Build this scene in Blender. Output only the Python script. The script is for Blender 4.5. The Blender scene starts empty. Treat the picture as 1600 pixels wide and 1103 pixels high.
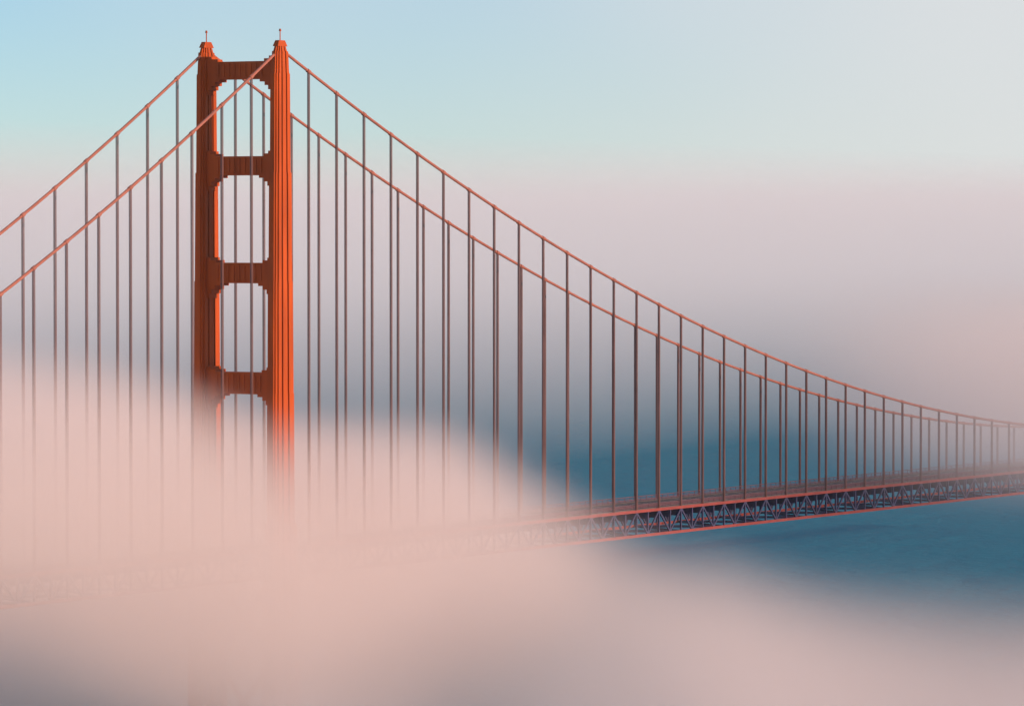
import bpy, bmesh, math, random
from mathutils import Vector, Matrix

scene = bpy.context.scene
col = scene.collection
R = math.radians
random.seed(7)

# ------------------------------------------------------------------ camera
YAW, PITCH = 0.55717, -0.02813            # heading from +X (the bridge axis), tilt down
cam_d = bpy.data.cameras.new('camera')
cam_d.sensor_width = 36.0
cam_d.lens = 166.9
cam_d.clip_start = 1.0
cam_d.clip_end = 120000.0
cam = bpy.data.objects.new('camera', cam_d)
cam.location = (-1185.56, -835.11, 174.36)
fw = Vector((math.cos(YAW) * math.cos(PITCH), math.sin(YAW) * math.cos(PITCH), math.sin(PITCH)))
cam.rotation_euler = fw.to_track_quat('-Z', 'Y').to_euler()
col.objects.link(cam)
scene.camera = cam

# ------------------------------------------------------------------ sun and sky
SUN_EL, SUN_AZ = R(10.0), R(-82.0)        # azimuth measured from +X, counter-clockwise
to_sun = Vector((math.cos(SUN_AZ) * math.cos(SUN_EL), math.sin(SUN_AZ) * math.cos(SUN_EL), math.sin(SUN_EL)))
sun_d = bpy.data.lights.new('sun', 'SUN')
sun_d.energy = 5.0
sun_d.angle = R(0.6)
sun_d.color = (1.0, 0.59, 0.41)
sun = bpy.data.objects.new('sun', sun_d)
sun.rotation_euler = to_sun.to_track_quat('Z', 'Y').to_euler()
col.objects.link(sun)

world = bpy.data.worlds.new('World')
scene.world = world
world.use_nodes = True
wt = world.node_tree
for n in list(wt.nodes):
    wt.nodes.remove(n)
sky = wt.nodes.new('ShaderNodeTexSky')
sky.sky_type = 'NISHITA'
sky.sun_disc = False
sky.sun_elevation = SUN_EL
sky.sun_rotation = R(90.0) - SUN_AZ
sky.altitude = 3000.0
sky.air_density = 1.0
sky.dust_density = 0.0
sky.ozone_density = 3.5
bg = wt.nodes.new('ShaderNodeBackground')
bg.inputs['Strength'].default_value = 0.115
wo = wt.nodes.new('ShaderNodeOutputWorld')
wt.links.new(sky.outputs[0], bg.inputs['Color'])
# thin high cloud: a veil of wide soft streaks all round the sky
wtc = wt.nodes.new('ShaderNodeTexCoord')
wmp = wt.nodes.new('ShaderNodeMapping'); wmp.inputs['Location'].default_value = (13.497, 26.907, 21.986); wmp.inputs['Scale'].default_value = (1.0, 1.0, 1.367)
wnz = wt.nodes.new('ShaderNodeTexNoise'); wnz.inputs['Scale'].default_value = 2.425; wnz.inputs['Detail'].default_value = 3.0; wnz.inputs['Roughness'].default_value = 0.4
wrm = wt.nodes.new('ShaderNodeMapRange'); wrm.interpolation_type = 'SMOOTHSTEP'
wrm.inputs['From Min'].default_value = 0.36; wrm.inputs['From Max'].default_value = 0.62
wrm.inputs['To Min'].default_value = 0.05; wrm.inputs['To Max'].default_value = 0.9
veil = wt.nodes.new('ShaderNodeBackground')
veil.inputs['Color'].default_value = (0.575, 0.575, 0.575, 1.0); veil.inputs['Strength'].default_value = 1.0
wmx = wt.nodes.new('ShaderNodeMixShader')
wt.links.new(wtc.outputs['Generated'], wmp.inputs['Vector'])
wt.links.new(wmp.outputs[0], wnz.inputs['Vector'])
wt.links.new(wnz.outputs['Fac'], wrm.inputs['Value'])
wt.links.new(wrm.outputs[0], wmx.inputs[0])
wt.links.new(bg.outputs[0], wmx.inputs[1])
wt.links.new(veil.outputs[0], wmx.inputs[2])
wt.links.new(wmx.outputs[0], wo.inputs['Surface'])

scene.view_settings.view_transform = 'Standard'
scene.view_settings.look = 'None'
scene.view_settings.gamma = 1.0
scene.view_settings.exposure = 0.4
scene.view_settings.use_curve_mapping = False

scene.render.engine = 'CYCLES'
cy = scene.cycles
cy.use_denoising = True
cy.max_bounces = 10
cy.volume_bounces = 4
cy.diffuse_bounces = 3
cy.glossy_bounces = 3
cy.transmission_bounces = 2
cy.volume_step_rate = 1.0
cy.volume_max_steps = 256
cy.use_adaptive_sampling = True
cy.adaptive_threshold = 0.02

# ------------------------------------------------------------------ helpers
class N:
    """A value in a node tree, with arithmetic that makes Math nodes."""
    def __init__(s, t, sock): s.t, s.s = t, sock
    def _op(s, op, b, c=None, rev=False):
        n = s.t.nodes.new('ShaderNodeMath'); n.operation = op
        args = [b, s] if rev else [s, b]
        if c is not None: args.append(c)
        for i, a in enumerate(args):
            if isinstance(a, N): s.t.links.new(a.s, n.inputs[i])
            elif a is not None: n.inputs[i].default_value = a
        return N(s.t, n.outputs[0])
    def __add__(s, b): return s._op('ADD', b)
    def __radd__(s, b): return s._op('ADD', b)
    def __sub__(s, b): return s._op('SUBTRACT', b)
    def __rsub__(s, b): return s._op('SUBTRACT', b, rev=True)
    def __mul__(s, b): return s._op('MULTIPLY', b)
    def __rmul__(s, b): return s._op('MULTIPLY', b)
    def max(s, b): return s._op('MAXIMUM', b)
    def min(s, b): return s._op('MINIMUM', b)
    def step(s, a, b):
        """0 at a, 1 at b, smooth between (a may be greater than b)."""
        n = s.t.nodes.new('ShaderNodeMapRange'); n.interpolation_type = 'SMOOTHSTEP'; n.clamp = True
        lo, hi, x, y = (a, b, 0.0, 1.0) if a < b else (b, a, 1.0, 0.0)
        s.t.links.new(s.s, n.inputs['Value'])
        n.inputs['From Min'].default_value = lo; n.inputs['From Max'].default_value = hi
        n.inputs['To Min'].default_value = x; n.inputs['To Max'].default_value = y
        return N(s.t, n.outputs[0])

def paint(name, rgb, rough=0.5, var=0.25, scale=0.15, stretch=1.0, metallic=0.0, bump=0.0, spec=0.4):
    """Weathered paint: the base colour varied by two noises, one drawn out vertically like run-off."""
    m = bpy.data.materials.new(name); m.use_nodes = True
    t = m.node_tree; b = t.nodes['Principled BSDF']
    tc = t.nodes.new('ShaderNodeTexCoord')
    mp = t.nodes.new('ShaderNodeMapping'); mp.inputs['Scale'].default_value = (1, 1, 1 / stretch)
    geo = t.nodes.new('ShaderNodeNewGeometry')
    t.links.new(geo.outputs['Position'], mp.inputs['Vector'])
    nz = t.nodes.new('ShaderNodeTexNoise'); nz.inputs['Scale'].default_value = scale; nz.inputs['Detail'].default_value = 5
    t.links.new(mp.outputs[0], nz.inputs['Vector'])
    rp = t.nodes.new('ShaderNodeValToRGB')
    rp.color_ramp.elements[0].position = 0.3; rp.color_ramp.elements[1].position = 0.72
    rp.color_ramp.elements[0].color = (*[c * (1 - var) for c in rgb], 1)
    rp.color_ramp.elements[1].color = (*[min(1, c * (1 + var * 0.6)) for c in rgb], 1)
    t.links.new(nz.outputs['Fac'], rp.inputs[0])
    t.links.new(rp.outputs[0], b.inputs['Base Color'])
    b.inputs['Roughness'].default_value = rough
    b.inputs['Metallic'].default_value = metallic
    b.inputs['Specular IOR Level'].default_value = spec
    if bump:
        bp = t.nodes.new('ShaderNodeBump'); bp.inputs['Strength'].default_value = bump
        t.links.new(nz.outputs['Fac'], bp.inputs['Height']); t.links.new(bp.outputs[0], b.inputs['Normal'])
    return m

M = {
    'orange': paint('orange_paint', (0.35, 0.060, 0.004), 0.6, 0.24, 0.35, 8.0, spec=0.2),
    'cable': paint('cable_paint', (0.28, 0.105, 0.075), 0.6, 0.2, 0.2),
    'rope': paint('rope_paint', (0.15, 0.075, 0.07), 0.6, 0.25, 0.1),
    'chord': paint('chord_paint', (0.21, 0.040, 0.035), 0.55, 0.2, 0.2),
    'truss': paint('truss_shade_navy', (0.028, 0.036, 0.10), 0.6, 0.3, 0.2),  # navy puts the shade seen through the lattice into the steel's colour
    'rail': paint('rail_paint', (0.10, 0.045, 0.065), 0.6, 0.2, 0.2),
    'asphalt': paint('asphalt', (0.045, 0.046, 0.055), 0.85, 0.25, 0.4, bump=0.2),
    'walk': paint('walkway', (0.10, 0.095, 0.10), 0.85, 0.25, 0.3),
    'concrete': paint('concrete', (0.30, 0.28, 0.26), 0.85, 0.25, 0.3, bump=0.2),
    'white': paint('white_line', (0.75, 0.75, 0.72), 0.6, 0.2, 0.6),
}

def box(bm, x0, x1, y0, y1, z0, z1):
    v = [bm.verts.new(p) for p in ((x0, y0, z0), (x1, y0, z0), (x1, y1, z0), (x0, y1, z0),
                                   (x0, y0, z1), (x1, y0, z1), (x1, y1, z1), (x0, y1, z1))]
    for f in ((0, 3, 2, 1), (4, 5, 6, 7), (0, 1, 5, 4), (1, 2, 6, 5), (2, 3, 7, 6), (3, 0, 4, 7)):
        bm.faces.new([v[i] for i in f])

def prism(bm, pts, z0, z1, scale_top=(1, 1), cap=True):
    a = [bm.verts.new((x, y, z0)) for x, y in pts]
    b = [bm.verts.new((x * scale_top[0], y * scale_top[1], z1)) for x, y in pts]
    n = len(pts)
    for i in range(n):
        bm.faces.new((a[i], a[(i + 1) % n], b[(i + 1) % n], b[i]))
    if cap:
        bm.faces.new(b); bm.faces.new(a[::-1])

def tube(bm, pts, r, seg=8):
    rings = []
    for i, p in enumerate(pts):
        p = Vector(p)
        d = (Vector(pts[min(i + 1, len(pts) - 1)]) - Vector(pts[max(i - 1, 0)])).normalized()
        s = d.cross(Vector((0, 1, 0)) if abs(d.y) < 0.9 else Vector((1, 0, 0))).normalized(); u = s.cross(d)
        rings.append([bm.verts.new(p + r * (math.cos(2 * math.pi * k / seg) * s + math.sin(2 * math.pi * k / seg) * u)) for k in range(seg)])
    for a, b in zip(rings, rings[1:]):
        for k in range(seg):
            bm.faces.new((a[k], a[(k + 1) % seg], b[(k + 1) % seg], b[k]))
    bm.faces.new(rings[0][::-1]); bm.faces.new(rings[-1])

def mesh(name, bm, mat, smooth=False):
    bmesh.ops.recalc_face_normals(bm, faces=bm.faces[:])
    me = bpy.data.meshes.new(name); bm.to_mesh(me); bm.free()
    me.materials.append(mat)
    if smooth:
        for p in me.polygons: p.use_smooth = True
    return me

def obj(name, me, parent=None, loc=(0, 0, 0), kind=None):
    o = bpy.data.objects.new(name, me); col.objects.link(o)
    o.location = loc
    if parent: o.parent = parent
    if kind: o['kind'] = kind
    return o

def group(name, parent=None, loc=(0, 0, 0)):
    return obj(name, None, parent, loc)

# ------------------------------------------------------------------ water
def make_water():
    m = bpy.data.materials.new('bay_water'); m.use_nodes = True
    t = m.node_tree
    t.nodes.remove(t.nodes['Principled BSDF'])
    # choppy water seen at a low angle: mostly its own deep colour, with a dull sheen of sky
    body = t.nodes.new('ShaderNodeBsdfDiffuse'); body.inputs['Color'].default_value = (0.006, 0.145, 0.23, 1)
    sheen = t.nodes.new('ShaderNodeBsdfGlossy'); sheen.inputs['Roughness'].default_value = 0.2
    sheen.inputs['Color'].default_value = (0.9, 0.95, 1.0, 1)
    mx = t.nodes.new('ShaderNodeMixShader'); mx.inputs[0].default_value = 0.06
    t.links.new(body.outputs[0], mx.inputs[1]); t.links.new(sheen.outputs[0], mx.inputs[2])
    t.links.new(mx.outputs[0], t.nodes['Material Output'].inputs['Surface'])
    geo = t.nodes.new('ShaderNodeNewGeometry')
    prev = None
    for sc, dist, st in ((0.02, 6.0, 0.6), (0.12, 1.6, 0.8), (0.7, 0.35, 0.8)):
        nz = t.nodes.new('ShaderNodeTexNoise'); nz.inputs['Scale'].default_value = sc; nz.inputs['Detail'].default_value = 4
        nz.inputs['Distortion'].default_value = 0.4
        t.links.new(geo.outputs['Position'], nz.inputs['Vector'])
        bp = t.nodes.new('ShaderNodeBump'); bp.inputs['Strength'].default_value = st; bp.inputs['Distance'].default_value = dist
        t.links.new(nz.outputs['Fac'], bp.inputs['Height'])
        if prev: t.links.new(prev.outputs[0], bp.inputs['Normal'])
        prev = bp
    t.links.new(prev.outputs[0], body.inputs['Normal']); t.links.new(prev.outputs[0], sheen.inputs['Normal'])
    bm = bmesh.new()
    E = 40000
    vs = [bm.verts.new(p) for p in ((-E, -E, 0), (E, -E, 0), (E, E, 0), (-E, E, 0))]
    bm.faces.new(vs)
    obj('water', mesh('water', bm, m), kind='structure')
make_water()

# ------------------------------------------------------------------ the bridge
PANEL = 15.24                     # suspenders stand 50 ft apart
HALF = 13.7                       # half the distance between the two cables
ROAD = 75.0                       # roadway height above the water
TOP = 226.0                       # cable height at the tower
bridge = group('suspension_bridge')
bridge['label'] = 'orange suspension bridge with one tall tower rising out of low pink fog'
bridge['category'] = 'bridge'

def cable_z(x):
    if x >= 0:                    # main span, 84 panels
        k = (42 - x / PANEL) / 42
        return ROAD + 13.0 + (TOP - ROAD - 13.0) * k * k
    s = -x                        # side span, a shallow sag
    L = 343.0
    return TOP - (TOP - ROAD - 3.0) * s / L - 4 * 14.0 * (s / L) * (1 - s / L)

# ---- tower
tower = group('bridge_tower', bridge)
tower['label'] = 'tall stepped orange tower with two fluted legs and four cross struts'

def leg_plan(a, b):
    """Half plan of one leg: a across the bridge, b along it; stepped corners and two deep slots on each broad face."""
    h, w = a / 2, b / 2
    c1, c2 = 0.10 * b, 0.10 * b
    side = [(-w, -h + 0.9), (-w + 0.55, -h + 0.9), (-w + 0.55, -h + 0.45), (-w + c1 + 0.5, -h + 0.45), (-w + c1 + 0.5, -h)]
    s1, s2, sw, sd = -0.16 * b, 0.13 * b, 0.038 * b, 0.9
    slot = [(s1 - sw, -h), (s1 - sw, -h + sd), (s1 + sw, -h + sd), (s1 + sw, -h),
            (s2 - sw, -h), (s2 - sw, -h + sd), (s2 + sw, -h + sd), (s2 + sw, -h)]
    right = [(-x, y) for x, y in side[::-1]]
    near = side + slot + right
    return near + [(-x, -y) for x, y in near]

LEVELS = [(12.0, 6.2, 15.0), (66.0, 5.2, 13.4), (82.0, 4.1, 11.3), (121.5, 3.9, 10.7), (155.5, 3.65, 9.9), (188.5, 3.35, 8.7), (218.5, 3.1, 7.6), (225.2, 2.5, 6.0)]
def make_leg():
    bm = bmesh.new()
    for i, (z0, a, b) in enumerate(LEVELS[:-1]):
        z1, a1, b1 = LEVELS[i + 1]
        t = 0.55                                     # each stage tapers a little, then steps in
        pts = leg_plan(a, b)
        prism(bm, pts, z0, z1, (1 - t * (1 - b1 / b), 1 - t * (1 - a1 / a)))
    z0, a, b = LEVELS[-1]
    prism(bm, leg_plan(a, b), z0, z0 + 1.6, (0.8, 0.8))
    return mesh('leg', bm, M['orange'])
leg_me = make_leg()
for s in (-1, 1):
    obj('leg', leg_me, tower, (0, s * HALF, 0))
    # cable saddle housing and its mast on the leg's top
    bm = bmesh.new()
    prism(bm, [(-2.6, -0.95), (2.6, -0.95), (2.6, 0.95), (-2.6, 0.95)], 226.7, 228.5, (0.6, 0.75))
    obj('cable_saddle', mesh('cable_saddle', bm, M['orange']), tower, (0, s * HALF, 0))
    bm = bmesh.new()
    tube(bm, [(0, 0, 228.4), (0, 0, 231.4)], 0.16, 8)
    prism(bm, [(-0.3, -0.3), (0.3, -0.3), (0.3, 0.3), (-0.3, 0.3)], 231.3, 232.0, (0.6, 0.6))
    obj('beacon_mast', mesh('beacon_mast', bm, M['orange']), tower, (0, s * HALF, 0))

def make_strut(zc, depth, a, thick):
    """A fluted portal strut with stepped haunches at both legs, one outline pushed through its thickness."""
    y = HALF - a / 2 + 0.3
    z0, z1 = zc - depth / 2, zc + depth / 2
    prof = [(-y, z1 + 1.6), (-y + 1.6, z1 + 1.6), (-y + 1.6, z1 + 0.8), (-y + 3.4, z1 + 0.8), (-y + 3.4, z1)]
    prof += [(-p, q) for p, q in prof[::-1]]
    low = [(y, z0 - 4.6), (y - 0.9, z0 - 4.6), (y - 0.9, z0 - 3.2), (y - 1.9, z0 - 3.2), (y - 1.9, z0 - 1.9), (y - 3.2, z0 - 1.9),
           (y - 3.2, z0 - 0.8), (y - 5.0, z0 - 0.8), (y - 5.0, z0)]
    prof += low + [(-p, q) for p, q in low[::-1]]
    bm = bmesh.new()
    f = [bm.verts.new((-thick / 2, p, q)) for p, q in prof]
    g = [bm.verts.new((thick / 2, p, q)) for p, q in prof]
    n = len(prof)
    for i in range(n):
        bm.faces.new((f[i], f[(i + 1) % n], g[(i + 1) % n], g[i]))
    bm.faces.new(f); bm.faces.new(g[::-1])
    # raised ribs on both faces
    for k in range(-4, 5):
        for sx in (-1, 1):
            x = sx * (thick / 2 + 0.12)
            box(bm, x - 0.16, x + 0.16, k * 2.0 - 0.42, k * 2.0 + 0.42, z0 + 0.7, z1 - 0.7)
    return mesh('portal_strut', bm, M['orange'])
for zc, dep, a, th in ((124.5, 6.6, 3.9, 5.6), (158.0, 6.2, 3.65, 5.0), (190.6, 5.8, 3.35, 4.4), (219.6, 5.4, 3.1, 3.8), (72.0, 7.0, 4.6, 6.0)):
    obj('portal_strut', make_strut(zc, dep, a, th), tower)
for s in (-1, 1):                                   # braces between the legs below the roadway
    for z0, z1 in ((14.0, 40.0), (40.0, 66.0)):
        bm = bmesh.new()
        y = HALF - 2.4
        tube(bm, [(0, -s * y, z0), (0, s * y, z1)], 1.1, 4)
        obj('brace', mesh('brace', bm, M['orange']), tower, (s * 0.02, 0, 0))
bm = bmesh.new()
plan = [(13 * math.cos(k * math.pi / 16) , 24 * math.sin(k * math.pi / 16)) for k in range(32)]
prism(bm, plan, -2, 12.0, (0.93, 0.96))
obj('pier', mesh('pier', bm, M['concrete']), tower)

# ---- cables, bands and suspenders
bm = bmesh.new()
for dx in (-0.24, 0.24):
    for dy in (-0.24, 0.24):
        tube(bm, [(dx, dy, 0), (dx, dy, 1)], 0.115, 6)
rope_me = mesh('suspender', bm, M['rope'], True)
bm = bmesh.new()
tube(bm, [(-0.75, 0, 0), (0.75, 0, 0)], 0.62, 12)
band_me = mesh('cable_band', bm, M['cable'])
for s in (-1, 1):
    cab_root = group('main_cable', bridge, (0, s * HALF, 0))
    pts = [(x, 0, cable_z(x)) for x in [-343 + 343 * k / 40 for k in range(40)] + [k * 10.0 for k in range(129)]]
    bm = bmesh.new(); tube(bm, pts, 0.46, 10)
    obj('cable', mesh('cable', bm, M['cable'], True), cab_root)
    for n in range(-11, 43):
        if n == 0: continue
        x = n * PANEL; z = cable_z(x)
        bd = obj('cable_band', band_me, cab_root, (x, 0, z))
        bd.rotation_euler.y = -math.atan((cable_z(x + 1) - cable_z(x - 1)) / 2)
        o = obj('suspender', rope_me, cab_root, (x, 0, ROAD - 0.6))
        o.scale.z = z - 0.3 - (ROAD - 0.6)

# ---- deck
X0, X1 = -343.0, 1280.0
deck = group('bridge_deck', bridge)
def slab(name, y0, y1, z0, z1, mat, x0=X0, x1=X1, parent=deck):
    bm = bmesh.new(); box(bm, x0, x1, y0, y1, z0, z1)
    return obj(name, mesh(name, bm, mat), parent)
slab('roadway', -9.4, 9.4, ROAD - 0.5, ROAD, M['asphalt'])
for s in (-1, 1):
    a, b = sorted((s * 9.42, s * 12.9))
    slab('sidewalk', a, b, ROAD - 0.45, ROAD + 0.16, M['walk'])
    # rail between traffic and walkway, and the tall outer railing
    for name, y, h, st in (('inner_rail', s * 9.75, 0.75, 4.0), ('railing', s * 12.7, 1.45, 3.81)):
        bm = bmesh.new()
        for zz, r in ((h, 0.11), (h * 0.62, 0.05), (h * 0.3, 0.05)):
            box(bm, -150, 690, y - r, y + r, ROAD + 0.16 + zz - r, ROAD + 0.16 + zz + r)
        x = -150
        while x < 690:
            box(bm, x - 0.07, x + 0.07, y - 0.075, y + 0.075, ROAD + 0.1, ROAD + 0.12 + h)
            x += st
        obj(name, mesh(name, bm, M['rail']), deck, kind='stuff')
for yl in (-6.2, -3.1, 0.0, 3.1, 6.2):
    bm = bmesh.new(); x = 40.0
    while x < 700:
        v = [bm.verts.new(p) for p in ((x, yl - 0.08, ROAD + 0.004), (x + 3, yl - 0.08, ROAD + 0.004), (x + 3, yl + 0.08, ROAD + 0.004), (x, yl + 0.08, ROAD + 0.004))]
        bm.faces.new(v); x += 9.0
    obj('lane_line', mesh('lane_line', bm, M['white']), deck, kind='stuff')

# ---- stiffening trusses under both edges
HP = PANEL / 2
TD = 8.4                                             # truss depth
def h_member(w, h, L):
    bm = bmesh.new(); box(bm, 0, L, -w / 2, w / 2, -h / 2, h / 2); return bm
vert_me = None
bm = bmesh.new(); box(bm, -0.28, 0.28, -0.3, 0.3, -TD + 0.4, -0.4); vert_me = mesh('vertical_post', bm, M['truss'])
def diag(sign):
    bm = bmesh.new()
    a, b = ((0.2, -0.5), (HP - 0.2, -TD + 0.5)) if sign > 0 else ((0.2, -TD + 0.5), (HP - 0.2, -0.5))
    d = Vector((b[0] - a[0], b[1] - a[1])); p = Vector((-d.y, d.x)).normalized() * 0.3
    q = [(a[0] + p.x, a[1] + p.y), (a[0] - p.x, a[1] - p.y), (b[0] - p.x, b[1] - p.y), (b[0] + p.x, b[1] + p.y)]
    f = [bm.verts.new((x, -0.24, z)) for x, z in q]; g = [bm.verts.new((x, 0.24, z)) for x, z in q]
    for i in range(4): bm.faces.new((f[i], f[(i + 1) % 4], g[(i + 1) % 4], g[i]))
    bm.faces.new(f[::-1]); bm.faces.new(g)
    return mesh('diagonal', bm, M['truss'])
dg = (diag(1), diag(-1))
gus = bmesh.new(); box(gus, -0.75, 0.75, -0.34, 0.34, -0.55, 0.55); gus_me = mesh('gusset_plate', gus, M['chord'])
for s in (-1, 1):
    tr = group('stiffening_truss', bridge, (0, s * HALF, ROAD - 0.5))
    for name, z, h in (('top_chord', 0.0, 0.95), ('bottom_chord', -TD, 0.95)):
        bm = bmesh.new(); box(bm, X0, X1, -0.32, 0.32, z - h / 2, z + h / 2)
        obj(name, mesh(name, bm, M['chord']), tr)
    for k in range(-20, 86):
        x = k * HP
        obj('vertical_post', vert_me, tr, (x, 0, 0))
        obj('diagonal', dg[k % 2], tr, (x, 0, 0))
floor = group('floor_system', bridge)
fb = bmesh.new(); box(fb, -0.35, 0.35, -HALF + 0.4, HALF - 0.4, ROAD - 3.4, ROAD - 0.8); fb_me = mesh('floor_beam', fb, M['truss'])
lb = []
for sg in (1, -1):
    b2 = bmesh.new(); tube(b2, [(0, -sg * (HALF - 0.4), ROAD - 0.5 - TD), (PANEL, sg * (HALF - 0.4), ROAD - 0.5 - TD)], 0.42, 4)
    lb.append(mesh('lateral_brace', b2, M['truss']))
for k in range(-20, 86):
    obj('floor_beam', fb_me, floor, (k * HP, 0, 0))
for k in range(-10, 43):
    obj('lateral_brace', lb[k % 2], floor, (k * PANEL, 0, 0))
for y in (-10.5, -6.3, -2.1, 2.1, 6.3, 10.5):
    bm = bmesh.new(); box(bm, X0, X1, y - 0.22, y + 0.22, ROAD - 1.6, ROAD - 0.55)
    obj('stringer', mesh('stringer', bm, M['truss']), floor)

# ------------------------------------------------------------------ fog bank lying over the strait
def make_fog():
    bm = bmesh.new(); box(bm, -330, 450, -560, 820, 0.5, 160)
    m = bpy.data.materials.new('sea_fog'); m.use_nodes = True
    t = m.node_tree
    for n in list(t.nodes): t.nodes.remove(n)
    out = t.nodes.new('ShaderNodeOutputMaterial')
    vol = t.nodes.new('ShaderNodeVolumePrincipled')
    vol.inputs['Color'].default_value = (0.905, 0.865, 0.855, 1)
    vol.inputs['Anisotropy'].default_value = 0.15
    tc = t.nodes.new('ShaderNodeTexCoord')
    sp = t.nodes.new('ShaderNodeSeparateXYZ'); t.links.new(tc.outputs['Object'], sp.inputs[0])
    u, v, z = (N(t, sp.outputs[i]) for i in range(3))
    nz = t.nodes.new('ShaderNodeTexNoise'); nz.inputs['Scale'].default_value = 0.0085; nz.inputs['Detail'].default_value = 3
    nz.inputs['Roughness'].default_value = 0.45
    t.links.new(tc.outputs['Object'], nz.inputs['Vector'])
    w = N(t, nz.outputs['Fac']) - 0.5
    # height of the fog's top over the plan: high on the left, a hump by the tower, low on the right;
    # on the left the layer has lifted off the water
    t_ = 0.849 * u - 0.529 * v                      # metres in front of the bridge's line
    H = 45.0 + 45.0 * u.step(200, 50) + 28.0 * u.step(45, -50) * v.step(120, -60) - (60.0 + 50.0 * u.step(30, -20)) * t_.step(48, 128) * u.step(150, 60)
    back = (v + 0.6 * u).step(90, 380)
    H = H - 66.0 * back + 30.0 * w
    base = 43.0 * u.step(190, 110) + 38.0 * u.step(15, -65) + 10.0 * u.step(22, 70) * u.step(190, 110)
    d = (H - z).step(-28, 26) * (0.05 + 0.95 * (z - base).step(-30, 20))
    thick = (0.22 + 0.78 * u.step(140, 50))
    dens = d * thick * 0.037
    # thin mist hanging round the far part of the bridge
    mist = u.step(185, 310) * v.step(80, 350) * z.step(64, 90) * z.step(156, 95) * 0.0060
    dens = dens + mist
    t.links.new(dens.s, vol.inputs['Density'])
    t.links.new(vol.outputs[0], out.inputs['Volume'])
    o = obj('fog', mesh('fog', bm, m), kind='stuff')
    o.rotation_euler.z = YAW - R(90)
make_fog()

# ------------------------------------------------------------------ haze
def make_haze():
    m = bpy.data.materials.new('haze'); m.use_nodes = True
    t = m.node_tree
    for n in list(t.nodes): t.nodes.remove(n)
    out = t.nodes.new('ShaderNodeOutputMaterial')
    vol = t.nodes.new('ShaderNodeVolumePrincipled')
    vol.inputs['Color'].default_value = (0.92, 0.95, 0.97, 1)
    vol.inputs['Density'].default_value = 0.000012
    vol.inputs['Anisotropy'].default_value = 0.2
    t.links.new(vol.outputs[0], out.inputs['Volume'])
    bm = bmesh.new(); box(bm, -41000, 41000, -41000, 41000, -1, 236)
    obj('haze', mesh('haze', bm, m), kind='stuff')
make_haze()

# ------------------------------------------------------------------ low fog lying on the far water of the bay
def make_far_fog():
    m = bpy.data.materials.new('far_fog'); m.use_nodes = True
    t = m.node_tree
    for n in list(t.nodes): t.nodes.remove(n)
    out = t.nodes.new('ShaderNodeOutputMaterial')
    vol = t.nodes.new('ShaderNodeVolumePrincipled')
    vol.inputs['Color'].default_value = (0.88, 0.96, 1.0, 1)
    vol.inputs['Density'].default_value = 0.00034
    t.links.new(vol.outputs[0], out.inputs['Volume'])
    bm = bmesh.new(); prism(bm, [(-30000, 0), (-850, 0), (4000, 9700), (30000, 9700), (30000, 36000), (-30000, 36000)], 0.5, 232)
    o = obj('far_fog', mesh('far_fog', bm, m), kind='stuff')
    o.rotation_euler.z = YAW - R(90)
make_far_fog()
